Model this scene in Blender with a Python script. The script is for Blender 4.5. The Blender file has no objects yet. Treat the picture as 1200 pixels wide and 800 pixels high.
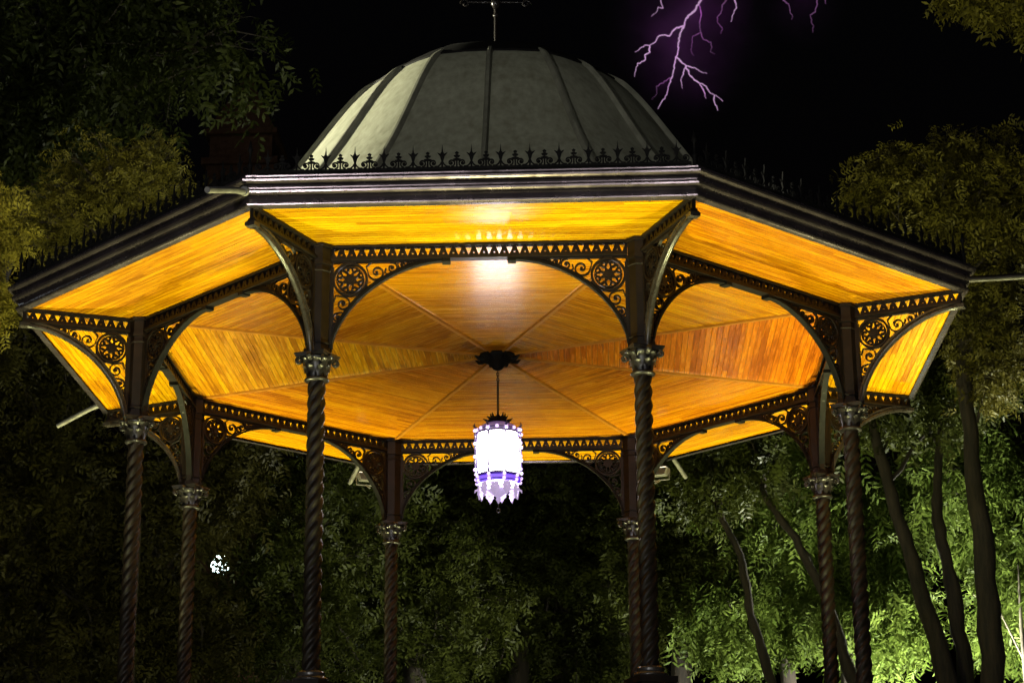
import bpy, math, random
import numpy as np
from mathutils import Vector, Matrix
R_=math.radians; PI=math.pi
S=bpy.context.scene
C=S.collection
random.seed(7)

# ------------------------------------------------------------------ helpers
class MB:
    """collects faces and links them as ONE mesh object"""
    def __init__(s): s.v=[]; s.f=[]; s.m=[]; s.cur=0; s.sm=[]
    def add(s,vs,fs,smooth=False):
        o=len(s.v); s.v+= [tuple(p) for p in vs]
        for f in fs: s.f.append([o+i for i in f]); s.m.append(s.cur); s.sm.append(smooth)
    def box(s,x0,x1,y0,y1,z0,z1):
        s.add([(x0,y0,z0),(x1,y0,z0),(x1,y1,z0),(x0,y1,z0),(x0,y0,z1),(x1,y0,z1),(x1,y1,z1),(x0,y1,z1)],
              [(0,3,2,1),(4,5,6,7),(0,1,5,4),(1,2,6,5),(2,3,7,6),(3,0,4,7)])
    def tube(s,pts,rad,n=6,smooth=True,closed=False):
        pts=[Vector(p) for p in pts]
        if not hasattr(rad,'__len__'): rad=[rad]*len(pts)
        N=len(pts); rings=[]; up=None
        for i in range(N):
            if closed: t=(pts[(i+1)%N]-pts[(i-1)%N])
            else: t=(pts[min(i+1,N-1)]-pts[max(i-1,0)])
            if t.length<1e-9: t=Vector((0,0,1))
            t.normalize()
            if up is None:
                up=Vector((0,1,0)) if abs(t.y)<.9 else Vector((1,0,0))
            a=t.cross(up)
            if a.length<1e-4: a=t.orthogonal()
            a.normalize(); b=a.cross(t).normalized(); up=b
            rings.append([pts[i]+(a*math.cos(2*PI*k/n)+b*math.sin(2*PI*k/n))*rad[i] for k in range(n)])
        vs=[p for r in rings for p in r]; fs=[]
        M=N if closed else N-1
        for i in range(M):
            j=(i+1)%N
            for k in range(n):
                fs.append((i*n+k,i*n+(k+1)%n,j*n+(k+1)%n,j*n+k))
        s.add(vs,fs,smooth)
        if not closed:
            s.add(rings[0],[tuple(range(n))]); s.add(rings[-1],[tuple(reversed(range(n)))])
    def bar(s,pts,w,t,closed=False):
        """flat bar in the xz plane: in-plane thickness t, width w along y"""
        P=[Vector((p[0],0,p[1])) for p in pts]; N=len(P); vs=[]
        for i in range(N):
            d=(P[(i+1)%N]-P[(i-1)%N]) if closed else (P[min(i+1,N-1)]-P[max(i-1,0)])
            if d.length<1e-9: d=Vector((1,0,0))
            d.normalize(); q=Vector((-d.z,0,d.x))*t/2; y=Vector((0,w/2,0))
            vs+=[P[i]+q+y,P[i]+q-y,P[i]-q-y,P[i]-q+y]
        fs=[]
        for i in range(N if closed else N-1):
            j=(i+1)%N
            for k in range(4): fs.append((i*4+k,i*4+(k+1)%4,j*4+(k+1)%4,j*4+k))
        if not closed: fs+= [(3,2,1,0),tuple((N-1)*4+k for k in range(4))]
        s.add(vs,fs)
    def lathe(s,prof,n=32,smooth=True,mod=None,cap=True,off=(0,0)):
        vs=[];fs=[]
        for (r,z) in prof:
            for k in range(n):
                a=2*PI*k/n; rr=r*(mod(a,z) if mod else 1)
                vs.append((off[0]+rr*math.cos(a),off[1]+rr*math.sin(a),z))
        for i in range(len(prof)-1):
            for k in range(n):
                fs.append((i*n+k,i*n+(k+1)%n,(i+1)*n+(k+1)%n,(i+1)*n+k))
        if cap:
            fs.append(tuple(reversed(range(n)))); fs.append(tuple((len(prof)-1)*n+k for k in range(n)))
        s.add(vs,fs,smooth)
    def prism(s,poly,y0,y1):
        """polygon in xz extruded along y"""
        n=len(poly)
        vs=[(p[0],y0,p[1]) for p in poly]+[(p[0],y1,p[1]) for p in poly]
        fs=[tuple(range(n)),tuple(reversed(range(n,2*n)))]+[(i,i+n,(i+1)%n+n,(i+1)%n) for i in range(n)]
        s.add(vs,fs)
    def xform(s,M,start=0):
        for i in range(start,len(s.v)): s.v[i]=tuple(M@Vector(s.v[i]))
    def build(s,name,mats,parent=None,loc=None,rz=0):
        me=bpy.data.meshes.new(name); me.from_pydata(s.v,[],s.f)
        if not isinstance(mats,(list,tuple)): mats=[mats]
        for m in mats: me.materials.append(m)
        me.polygons.foreach_set('material_index',s.m)
        me.polygons.foreach_set('use_smooth',s.sm)
        me.update()
        o=bpy.data.objects.new(name,me); C.objects.link(o)
        if parent: o.parent=parent
        if loc: o.location=loc
        o.rotation_euler.z=rz
        return o
def tag(o,label=None,cat=None,group=None,kind=None):
    if label: o['label']=label
    if cat: o['category']=cat
    if group: o['group']=group
    if kind: o['kind']=kind
    return o
def empty(name,loc,rz=0):
    o=bpy.data.objects.new(name,None); C.objects.link(o); o.location=loc; o.rotation_euler.z=rz
    o.empty_display_size=.3
    return o
def copy_part(o,parent,loc=None,rz=None):
    c=o.copy(); C.objects.link(c); c.parent=parent
    if loc is not None: c.location=loc
    if rz is not None: c.rotation_euler.z=rz
    for ch in list(o.children): copy_part(ch,c)
    return c

# ------------------------------------------------------------------ materials
class NT:
    def __init__(s,name):
        s.mat=bpy.data.materials.new(name); s.mat.use_nodes=True
        s.t=s.mat.node_tree; s.b=s.t.nodes['Principled BSDF']; s.out=s.t.nodes['Material Output']
    def n(s,typ,**kw):
        x=s.t.nodes.new(typ)
        for k,v in kw.items():
            if k in x.inputs: x.inputs[k].default_value=v
            else: setattr(x,k,v)
        return x
    def l(s,a,b): s.t.links.new(a,b)
    def math(s,op,a,b=None):
        x=s.t.nodes.new('ShaderNodeMath'); x.operation=op
        for i,q in enumerate((a,b)):
            if q is None: continue
            if isinstance(q,(int,float)): x.inputs[i].default_value=q
            else: s.l(q,x.inputs[i])
        return x.outputs[0]
    def ramp(s,fac,stops):
        x=s.t.nodes.new('ShaderNodeValToRGB'); e=x.color_ramp.elements
        while len(e)<len(stops): e.new(.5)
        for i,(p,c) in enumerate(stops): e[i].position=p; e[i].color=(*c,1)
        s.l(fac,x.inputs[0]); return x.outputs[0]
def metal(name,c0,c1,rough,metallic=.0,scale=9,spec=.5,bump=.25):
    m=NT(name); tc=m.n('ShaderNodeTexCoord')
    nz=m.n('ShaderNodeTexNoise',Scale=scale,Detail=6.0); m.l(tc.outputs['Object'],nz.inputs['Vector'])
    m.l(m.ramp(nz.outputs[0],[(.35,c0),(.7,c1)]),m.b.inputs['Base Color'])
    m.b.inputs['Metallic'].default_value=metallic
    nr=m.n('ShaderNodeTexNoise',Scale=scale*3,Detail=3.0); m.l(tc.outputs['Object'],nr.inputs['Vector'])
    mr=m.n('ShaderNodeMapRange'); m.l(nr.outputs[0],mr.inputs[0]); mr.inputs[3].default_value=rough-.1; mr.inputs[4].default_value=rough+.15
    m.l(mr.outputs[0],m.b.inputs['Roughness']); m.b.inputs['Specular IOR Level'].default_value=spec
    bp=m.n('ShaderNodeBump',Strength=bump,Distance=.004); m.l(nr.outputs[0],bp.inputs['Height']); m.l(bp.outputs[0],m.b.inputs['Normal'])
    return m.mat
IRON=metal('cast iron paint',(.006,.004,.003),(.014,.009,.0065),.44,spec=.25)
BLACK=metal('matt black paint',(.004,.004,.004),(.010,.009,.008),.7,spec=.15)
IRONG=metal('worn iron paint',(.018,.015,.013),(.045,.038,.034),.27)
CAPM=metal('capital paint',(.009,.008,.008),(.028,.024,.024),.32,scale=25)
GUT=metal('gutter lead paint',(.16,.13,.145),(.26,.215,.24),.22,metallic=.85,bump=.02,scale=3)
GALV=metal('galvanised spout',(.2,.19,.18),(.34,.33,.32),.45,metallic=.5)
STONE=metal('plinth stone',(.22,.2,.17),(.36,.33,.29),.8,scale=4)

def wood_material():
    m=NT('varnished boards'); tc=m.n('ShaderNodeTexCoord')
    sp=m.n('ShaderNodeSeparateXYZ'); m.l(tc.outputs['Object'],sp.inputs[0])
    oi=m.n('ShaderNodeObjectInfo')
    bw=.062
    yb=m.math('DIVIDE',sp.outputs[1],bw); idx=m.math('FLOOR',yb); fr=m.math('FRACT',yb)
    # board ends along the run, staggered per row
    wn=m.n('ShaderNodeTexWhiteNoise',noise_dimensions='2D')
    cb=m.n('ShaderNodeCombineXYZ'); m.l(idx,cb.inputs[0]); m.l(oi.outputs['Random'],cb.inputs[1]); m.l(cb.outputs[0],wn.inputs['Vector'])
    xs=m.math('ADD',m.math('DIVIDE',sp.outputs[0],3.2),m.math('MULTIPLY',wn.outputs['Value'],3.0))
    xi=m.math('FLOOR',xs)
    cb2=m.n('ShaderNodeCombineXYZ'); m.l(idx,cb2.inputs[0]); m.l(xi,cb2.inputs[1]); m.l(oi.outputs['Random'],cb2.inputs[2])
    wn2=m.n('ShaderNodeTexWhiteNoise',noise_dimensions='3D'); m.l(cb2.outputs[0],wn2.inputs['Vector'])
    # grain, drawn out along the board
    mp=m.n('ShaderNodeMapping'); mp.inputs['Scale'].default_value=(1.3,26,1)
    ad=m.n('ShaderNodeVectorMath',operation='ADD'); m.l(tc.outputs['Object'],ad.inputs[0])
    sc=m.n('ShaderNodeVectorMath',operation='SCALE'); sc.inputs['Scale'].default_value=7.0; m.l(wn2.outputs['Color'],sc.inputs[0]); m.l(sc.outputs[0],ad.inputs[1])
    m.l(ad.outputs[0],mp.inputs[0])
    g=m.n('ShaderNodeTexNoise',Scale=1.6,Detail=7.0,Roughness=.6,Distortion=.4); m.l(mp.outputs[0],g.inputs['Vector'])
    mb=m.n('ShaderNodeMapping'); mb.inputs['Scale'].default_value=(.55,1.6,1); m.l(tc.outputs['Object'],mb.inputs[0]); mo=m.n('ShaderNodeVectorMath',operation='ADD'); m.l(mb.outputs[0],mo.inputs[0]); ms=m.n('ShaderNodeMath',operation='MULTIPLY'); ms.inputs[1].default_value=40.0; m.l(oi.outputs['Random'],ms.inputs[0]); m.l(ms.outputs[0],mo.inputs[1])
    big=m.n('ShaderNodeTexNoise',Scale=1.5,Detail=5.0); m.l(mo.outputs[0],big.inputs['Vector'])
    fac=m.math('ADD',m.math('ADD',m.math('ADD',.045,m.math('MULTIPLY',wn2.outputs['Value'],.17)),m.math('MULTIPLY',g.outputs[0],.50)),m.math('MULTIPLY',big.outputs[0],.34))
    col=m.ramp(fac,[(.30,(.12,.033,.0005)),(.45,(.35,.128,.0008)),(.58,(.54,.235,.0012)),(.76,(.67,.36,.0022))])
    # groove between boards
    edge=m.math('MINIMUM',fr,m.math('SUBTRACT',1.0,fr))
    gm=m.n('ShaderNodeMapRange',interpolation_type='SMOOTHSTEP'); m.l(edge,gm.inputs[0]); gm.inputs[1].default_value=.0; gm.inputs[2].default_value=.10
    mx=m.n('ShaderNodeMix',data_type='RGBA'); m.l(gm.outputs[0],mx.inputs[0]); mx.inputs[6].default_value=(.14,.042,.001,1); m.l(col,mx.inputs[7])
    tn=m.n('ShaderNodeMix',data_type='RGBA',blend_type='MULTIPLY'); tn.inputs[0].default_value=1; m.l(mx.outputs[2],tn.inputs[6]); m.l(oi.outputs['Color'],tn.inputs[7])
    m.l(tn.outputs[2],m.b.inputs['Base Color'])
    # height: groove + every board a little out of plane + grain
    tilt=m.math('MULTIPLY',m.math('SUBTRACT',wn2.outputs['Value'],.5),m.math('MULTIPLY',fr,.5))
    h=m.math('ADD',m.math('ADD',gm.outputs[0],tilt),m.math('MULTIPLY',g.outputs[0],.28))
    bp=m.n('ShaderNodeBump',Strength=.55,Distance=.0022); m.l(h,bp.inputs['Height']); m.l(bp.outputs[0],m.b.inputs['Normal'])
    mr=m.n('ShaderNodeMapRange'); m.l(g.outputs[0],mr.inputs[0]); mr.inputs[3].default_value=.17; mr.inputs[4].default_value=.36
    m.l(mr.outputs[0],m.b.inputs['Roughness'])
    m.b.inputs['Specular IOR Level'].default_value=.36
    return m.mat
WOOD=wood_material()
BATTEN=metal('batten wood',(.36,.13,.008),(.5,.2,.012),.3,scale=14)

def dome_material():
    m=NT('dome sheet metal'); tc=m.n('ShaderNodeTexCoord')
    n1=m.n('ShaderNodeTexNoise',Scale=2.6,Detail=10.0,Roughness=.72); m.l(tc.outputs['Object'],n1.inputs['Vector'])
    mp=m.n('ShaderNodeMapping'); mp.inputs['Scale'].default_value=(14,14,.7); m.l(tc.outputs['Object'],mp.inputs[0])
    n2=m.n('ShaderNodeTexNoise',Scale=1.0,Detail=5.0); m.l(mp.outputs[0],n2.inputs['Vector'])
    f=m.math('ADD',m.math('MULTIPLY',n1.outputs[0],.5),m.math('MULTIPLY',n2.outputs[0],.5))
    m.l(m.ramp(f,[(.34,(.20,.195,.13)),(.46,(.275,.28,.20)),(.56,(.33,.335,.245)),(.70,(.41,.41,.31))]),m.b.inputs['Base Color'])
    m.b.inputs['Roughness'].default_value=.55
    # sheet seams across
    sp=m.n('ShaderNodeSeparateXYZ'); m.l(tc.outputs['Object'],sp.inputs[0])
    fr=m.math('FRACT',m.math('DIVIDE',sp.outputs[2],.55))
    e=m.math('MINIMUM',fr,m.math('SUBTRACT',1.0,fr))
    g=m.n('ShaderNodeMapRange'); m.l(e,g.inputs[0]); g.inputs[2].default_value=.012
    h=m.math('ADD',m.math('MULTIPLY',g.outputs[0],.35),m.math('MULTIPLY',n1.outputs[0],.8))
    bp=m.n('ShaderNodeBump',Strength=.4,Distance=.02); m.l(h,bp.inputs['Height']); m.l(bp.outputs[0],m.b.inputs['Normal'])
    return m.mat
DOME=dome_material()
RIBM=metal('dome rib lead',(.13,.13,.095),(.22,.22,.165),.6,scale=6)
def emis(name,col,st):
    m=NT(name); m.b.inputs['Base Color'].default_value=(.6,.6,.6,1)
    m.b.inputs['Emission Color'].default_value=(*col,1); m.b.inputs['Emission Strength'].default_value=st
    tc=m.n('ShaderNodeTexCoord'); nz=m.n('ShaderNodeTexNoise',Scale=9.0,Detail=3.0); m.l(tc.outputs['Object'],nz.inputs['Vector'])
    mr=m.n('ShaderNodeMapRange'); m.l(nz.outputs[0],mr.inputs[0]); mr.inputs[3].default_value=st*.65; mr.inputs[4].default_value=st*1.35
    m.l(mr.outputs[0],m.b.inputs['Emission Strength'])
    return m.mat
GLASS_LIT=emis('lit lantern glass',(1.0,.92,.94),27)
BEAD_LIT=emis('lit glass beads',(.72,.52,1.0),1.5)
BAND_LIT=emis('violet lit glass',(.10,.012,.75),1.5)
COLLAR=emis('violet halo glass',(.10,.02,.55),.22)  # glow stands in for the violet halo round the lantern top
LEAF_LIT=emis('lit glass pendants',(.80,.62,1.0),.55); LEAF_LIT.node_tree.nodes['Principled BSDF'].inputs['Base Color'].default_value=(.10,.07,.16,1)
VIOLET=metal('violet enamel',(.03,.02,.09),(.07,.045,.17),.35)
LAMP_LIT=emis('lit lamp globe',(.8,1.0,.95),9)
FLOOD_LIT=emis('lit flood lens',(1.0,.85,.6),2.0)
BOLT=emis('lightning',(.76,.47,.78),.62)
BOLT2=emis('faint lightning',(.40,.16,.42),.30)

def leaf_material(name,c0,c1,trans=.25,scale=1.2):
    m=NT(name); tc=m.n('ShaderNodeTexCoord')
    nz=m.n('ShaderNodeTexNoise',Scale=scale,Detail=4.0); m.l(tc.outputs['Object'],nz.inputs['Vector'])
    ge=m.n('ShaderNodeNewGeometry')
    f=m.math('ADD',m.math('MULTIPLY',nz.outputs[0],.6),m.math('MULTIPLY',ge.outputs['Random Per Island'],.4))
    col=m.ramp(f,[(.25,c0),(.75,c1)])
    m.l(col,m.b.inputs['Base Color']); m.b.inputs['Roughness'].default_value=.5
    m.b.inputs['Specular IOR Level'].default_value=.13
    tr=m.n('ShaderNodeBsdfTranslucent'); m.l(col,tr.inputs['Color'])
    mx=m.n('ShaderNodeMixShader'); mx.inputs[0].default_value=trans
    m.l(m.b.outputs[0],mx.inputs[1]); m.l(tr.outputs[0],mx.inputs[2]); m.l(mx.outputs[0],m.out.inputs['Surface'])
    return m.mat
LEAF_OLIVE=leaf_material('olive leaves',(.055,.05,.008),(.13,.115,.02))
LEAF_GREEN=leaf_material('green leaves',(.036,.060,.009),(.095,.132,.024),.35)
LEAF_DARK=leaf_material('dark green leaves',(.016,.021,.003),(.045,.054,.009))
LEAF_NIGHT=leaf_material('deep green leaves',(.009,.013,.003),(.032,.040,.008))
LEAF_YELLOW=leaf_material('lamplit yellow green leaves',(.13,.11,.015),(.26,.22,.035))  # leaf colour brightened to carry the yellow lamplight
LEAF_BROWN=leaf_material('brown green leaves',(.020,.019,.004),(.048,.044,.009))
def bark_material():
    m=NT('bark'); tc=m.n('ShaderNodeTexCoord')
    mp=m.n('ShaderNodeMapping'); mp.inputs['Scale'].default_value=(9,9,1.6); m.l(tc.outputs['Object'],mp.inputs[0])
    nz=m.n('ShaderNodeTexNoise',Scale=1.5,Detail=7.0,Roughness=.65); m.l(mp.outputs[0],nz.inputs['Vector'])
    m.l(m.ramp(nz.outputs[0],[(.35,(.007,.005,.004)),(.7,(.030,.021,.014))]),m.b.inputs['Base Color'])
    m.b.inputs['Roughness'].default_value=.9
    bp=m.n('ShaderNodeBump',Strength=.8,Distance=.03); m.l(nz.outputs[0],bp.inputs['Height']); m.l(bp.outputs[0],m.b.inputs['Normal'])
    return m.mat
BARK=bark_material()
PALEBARK=metal('pale bark',(.07,.06,.045),(.17,.15,.12),.8,scale=5)

# ------------------------------------------------------------------ camera (solved from the octagon of columns)
K=.8
CAM=Vector((1.3533*K,-28.9705*K,1.6)); YAW,PIT,ROL,FPX=-.0397,.3002,-.0077,2539.92
HC=1.6+8.77*K            # ceiling height
rt=Vector((math.cos(YAW),-math.sin(YAW),0)); fh=Vector((math.sin(YAW),math.cos(YAW),0))
fw=fh*math.cos(PIT)+Vector((0,0,math.sin(PIT))); up=-fh*math.sin(PIT)+Vector((0,0,math.cos(PIT)))
eu=rt*math.cos(ROL)+up*math.sin(ROL); ev=up*math.cos(ROL)-rt*math.sin(ROL)
cd=bpy.data.cameras.new('camera'); cam=bpy.data.objects.new('camera',cd); C.objects.link(cam)
cam.matrix_world=Matrix(((eu.x,ev.x,-fw.x,CAM.x),(eu.y,ev.y,-fw.y,CAM.y),(eu.z,ev.z,-fw.z,CAM.z),(0,0,0,1)))
cd.sensor_width=36; cd.lens=FPX/1200*36; cd.clip_end=3000; cd.clip_start=.1
S.camera=cam
cd.dof.use_dof=True; cd.dof.focus_distance=21.5; cd.dof.aperture_fstop=5.6
def at(px,py,D):
    """world point seen at photo pixel px,py, D metres ahead (measured level)"""
    d=fw*FPX+eu*(px-600)-ev*(py-400)
    return CAM+d*(D/d.dot(fh))

# ------------------------------------------------------------------ setting
g=MB(); n=64
g.add([(0,0,0)]+[(900*math.cos(2*PI*k/n),900*math.sin(2*PI*k/n),0) for k in range(n)],[(0,1+k,1+(k+1)%n) for k in range(n)])
gm=NT('night grass'); tc=gm.n('ShaderNodeTexCoord'); nz=gm.n('ShaderNodeTexNoise',Scale=.6,Detail=8.0); gm.l(tc.outputs['Object'],nz.inputs['Vector'])
gm.l(gm.ramp(nz.outputs[0],[(.35,(.018,.03,.006)),(.7,(.045,.06,.015))]),gm.b.inputs['Base Color']); gm.b.inputs['Roughness'].default_value=.9
tag(g.build('ground',gm.mat),kind='structure')
p=MB(); n=48
vs=[];fs=[]
for k in range(n):
    a=2*PI*k/n
    vs+=[(5.6*math.cos(a),5.6*math.sin(a),.004),(12*math.cos(a),12*math.sin(a),.004)]
fs=[(2*k,2*k+1,(2*k+3)%(2*n),(2*k+2)%(2*n)) for k in range(n)]
p.add(vs,fs)
tag(p.build('path',metal('gravel path',(.10,.09,.075),(.2,.18,.15),.9,scale=30)),kind='structure')

# ------------------------------------------------------------------ bandstand
BS=empty('bandstand',(0,0,0))
tag(BS,'octagonal iron bandstand with glowing wooden ceiling and ribbed grey dome','bandstand')
RC=4.0; RE=6.5662*K; AC=RC*math.cos(R_(22.5)); AE=RE*math.cos(R_(22.5))
T=math.tan(R_(22.5))
CANG=[R_(22.5+45*k) for k in range(8)]; FANG=[R_(45*k) for k in range(8)]
dirv=lambda a:(math.sin(a),-math.cos(a))

# ceiling and soffit panels, boards run along the edge (local x), local -y is outward
def panel(r0,r1,z,th):
    b=MB(); pol=[(-r0*T,-r0),(r0*T,-r0),(r1*T,-r1),(-r1*T,-r1)]
    b.add([(x,y,z) for x,y in pol]+[(x,y,z+th) for x,y in pol],[(0,1,2,3),(7,6,5,4)]+[(i,i+4,(i+1)%4+4,(i+1)%4) for i in range(4)])
    return b
c0=panel(.10,AC-.001,HC,.03).build('ceiling_panel',WOOD,BS)
s0=panel(AC+.001,AE-.002,HC+.003,.03).build('soffit_panel',WOOD,BS)
# bay tints: redder boards right and back; front left darkened in place of shade
TON=[(1.05,.95,.7),(1,.88,.8),(1.08,.70,.5),(1.05,.80,.7),(.9,.74,.7),(1,.80,.7),(1,.98,1),(.72,.60,.5)]
TOS=[(.98,1.14,1),(1,.87,1),(1,1,1),(1,1,1),(1,1.05,1),(1,1,1),(1,1.05,1),(1,1.0,1)]
c0.color=(*TON[0],1); s0.color=(*TOS[0],1)
for i,a in enumerate(FANG):
    if i: copy_part(c0,BS,rz=a).color=(*TON[i],1); copy_part(s0,BS,rz=a).color=(*TOS[i],1)
# battens over the joints
b=MB()
w=.02
b.add([(-w,-.2,HC-.022),(w,-.2,HC-.022),(w,-RC+.12,HC-.022),(-w,-RC+.12,HC-.022),(-w*1.5,-.2,HC-.001),(w*1.5,-.2,HC-.001),(w*1.5,-RC+.12,HC-.001),(-w*1.5,-RC+.12,HC-.001)],
      [(0,3,2,1),(0,1,5,4),(1,2,6,5),(2,3,7,6),(3,0,4,7)])
r0=b.build('ceiling_batten',BATTEN,BS,rz=CANG[0])
for a in CANG[1:]: copy_part(r0,BS,rz=a)
# hub rose
b=MB(); b.lathe([(.22,HC-.004),(.22,HC-.03),(.19,HC-.05),(.17,HC-.06),(.12,HC-.085),(.09,HC-.10),(.075,HC-.12),(.06,HC-.145),(.045,HC-.16),(.02,HC-.172)],24)
for k in range(8):
    a=2*PI*k/8+PI/8; b.tube([(.17*math.cos(a),.17*math.sin(a),HC-.05),(.23*math.cos(a),.23*math.sin(a),HC-.055),(.27*math.cos(a),.27*math.sin(a),HC-.02)],[.026,.02,.010],6)
b.build('ceiling_rose',BLACK,BS)

# ---- column (local origin on its axis at ground, -y outward)
ZA=HC-1.3469*K           # top of the capital
ZR=HC-5.1596*K           # ring on the pedestal
ZF=ZR-1.05               # floor
def spiral(nst,turn,depth):
    def f(a,z):
        return 1+depth*abs(math.cos((nst*a-2*PI*z/turn)/2))**1.5-depth*.5
    return f
col=MB()
zz=np.linspace(ZR+.05,ZA-.25,260)
col.lathe([(.075,z) for z in zz],40,True,spiral(4,.135,.30))
COL=col.build('column',IRON,BS)
# square post above the capital
b=MB()
for (r,z0,z1) in ((.135,ZA+.005,ZA+.05),(.115,ZA+.05,HC-.2),(.135,HC-.2,HC-.165),(.125,HC-.165,HC-.03),(.15,HC-.03,HC-.003)):
    b.lathe([(r,z0),(r,z1)],8,False)
for a in (0,R_(67.5+45),-R_(67.5+45)):   # ribs standing on its faces
    m=len(b.v); b.box(-.022,.022,-.145,-.10,ZA+.06,HC-.21); b.xform(Matrix.Rotation(a,4,'Z'),m)
for z in (ZA+.1,HC-.26):
    b.lathe([(.118,z-.012),(.128,z-.006),(.128,z+.006),(.118,z+.012)],8,False)
b.build('post',IRON,COL)
# capital
b=MB()
zc=ZA-.25
b.lathe([(.085,zc-.02),(.112,zc-.012),(.118,zc),(.112,zc+.012),(.088,zc+.022),(.088,zc+.07),(.10,zc+.13),(.13,zc+.18),(.165,zc+.205),(.15,zc+.212)],32)
ab=[]
for q in range(4):       # abacus with hollow sides
    a0=PI/4+q*PI/2
    for t in np.linspace(0,1,7)[:-1]:
        a=a0+t*PI/2; rr=.215-.075*math.sin(PI*t)**.8
        ab.append((rr*math.cos(a),rr*math.sin(a)))
n=len(ab)
for (sc,z0,z1) in ((1,ZA-.034,ZA-.016),(1.06,ZA-.016,ZA+.002)):
    vs=[(x*sc,y*sc,z0) for x,y in ab]+[(x*sc,y*sc,z1) for x,y in ab]
    b.add(vs,[tuple(reversed(range(n))),tuple(range(n,2*n))]+[(i,(i+1)%n,(i+1)%n+n,i+n) for i in range(n)])
for tier,(nl,zb,hh,ro) in enumerate(((8,zc+.02,.10,0),(8,zc+.07,.12,PI/8))):
    for k in range(nl):      # acanthus leaves curling outwards
        a=2*PI*k/nl+ro; vs=[];fs=[]
        for i in range(7):
            t=i/6; rr=.09+.02*tier+.015*t+.06*t**3; z=zb+hh*math.sin(min(t*1.25,1.25)*PI/2*.92)
            wd=.034*math.sin(PI*(.22+.76*t))*(1+.25*math.cos(i*PI))
            for sgn in (-1,0,1):
                r2=rr+(.012 if sgn==0 else 0)
                vs.append((r2*math.cos(a)-sgn*wd*math.sin(a),r2*math.sin(a)+sgn*wd*math.cos(a),z))
        for i in range(6):
            for j in range(2): fs.append((i*3+j,i*3+j+1,i*3+j+4,i*3+j+3))
        b.add(vs,fs,True)
for q in range(4):           # corner volutes
    a=PI/4+q*PI/2
    pts=[]
    for i in range(22):
        t=i/21; th=t*3.3*PI; rr=.036*(1-.75*t)
        u=.175+rr*math.sin(th); z=ZA-.075+rr*math.cos(th)
        pts.append((u*math.cos(a),u*math.sin(a),z))
    b.tube(pts,.011,5)
    a2=q*PI/2; b.lathe([(.004,ZA-.07),(.03,ZA-.05),(.03,ZA-.02),(.01,ZA-.005)],8,off=(.148*math.cos(a2),.148*math.sin(a2)))
b.build('capital',CAPM,COL)
b=MB(); b.lathe([(.10,ZR-.03),(.15,ZR-.03),(.16,ZR-.015),(.16,ZR),(.13,ZR+.012),(.12,ZR+.03),(.135,ZR+.045),(.12,ZR+.06),(.09,ZR+.07)],32)
b.build('base_ring',IRONG,COL)
b=MB(); b.box(-.2,.2,-.2,.2,ZF+.002,ZF+.14); b.box(-.155,.155,-.155,.155,ZF+.14,ZR-.09); b.box(-.185,.185,-.185,.185,ZR-.09,ZR-.03)
for k in range(4):
    m=len(b.v); b.box(-.1,.1,-.163,-.156,ZF+.22,ZR-.17); b.xform(Matrix.Rotation(k*PI/2,4,'Z'),m)
b.build('pedestal',IRON,COL)
COLS=[COL]
COL.location=(RC*dirv(CANG[0])[0],RC*dirv(CANG[0])[1],0); COL.rotation_euler.z=CANG[0]
for a in CANG[1:]: COLS.append(copy_part(COL,BS,(RC*dirv(a)[0],RC*dirv(a)[1],0),a))

# ---- pierced frieze
FH=.135
def frieze(x0,x1,ztop,inset=0.):
    b=MB(); zt=ztop; zb=ztop-FH
    b.box(x0,x1,-.045,.045,zt-.022,zt-.002)
    b.box(x0,x1,-.036,.036,zb,zb+.022)
    b.box(x0,x1,-.05,.05,zb-.016,zb)
    L=x1-x0; n=int(round(L/.098)); st=L/n; y=.018; z0=zb+.022; z1=zt-.022
    for i in range(n+1):
        c=x0+i*st
        bl=max(c-st*.5,x0); br=min(c+st*.5,x1); tl=max(c-.012,x0); tr=min(c+.012,x1)
        if br-bl<.03: continue
        o=[(bl,z0),(br,z0),(tr,z1),(tl,z1)]
        cz=z0+.026; hh=.013
        q=[(c,cz-hh),(c+hh,cz),(c,cz+hh*1.3),(c-hh,cz)]
        if i in (0,n): b.prism(o,-y,y); continue
        q=[(c-hh*.75,cz-hh*.75),(c+hh*.75,cz-hh*.75),(c+hh*.55,cz+hh*.75),(c-hh*.55,cz+hh*.75)]
        vs=[(u,-y,v) for u,v in o+q]+[(u,y,v) for u,v in o+q]
        fs=[]
        for k in range(4):
            k2=(k+1)%4
            fs+= [(k,k2,4+k2,4+k),(8+k2,8+k,12+k,12+k2),(4+k,4+k2,12+k2,12+k)]
        fs+= [(1,9,10,2),(3,11,8,0)]
        b.add(vs,fs)
    # little scalloped drops between the holes at the upper edge
    for i in range(n):
        c=x0+(i+.5)*st
        b.prism([(c-.03,z1+.001),(c+.03,z1+.001),(c+.026,z1-.012),(c+.012,z1-.004),(c-.012,z1-.004),(c-.026,z1-.012)],-.014,.014)
    return b
HALF=RC*math.sin(R_(22.5)); PX=.118
f0=frieze(-HALF+PX,HALF-PX,HC,0).build('frieze',IRON,BS,(0,-AC,0),0)
for a in FANG[1:]: copy_part(f0,BS,(AC*dirv(a)[0],AC*dirv(a)[1],0),a)

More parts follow.
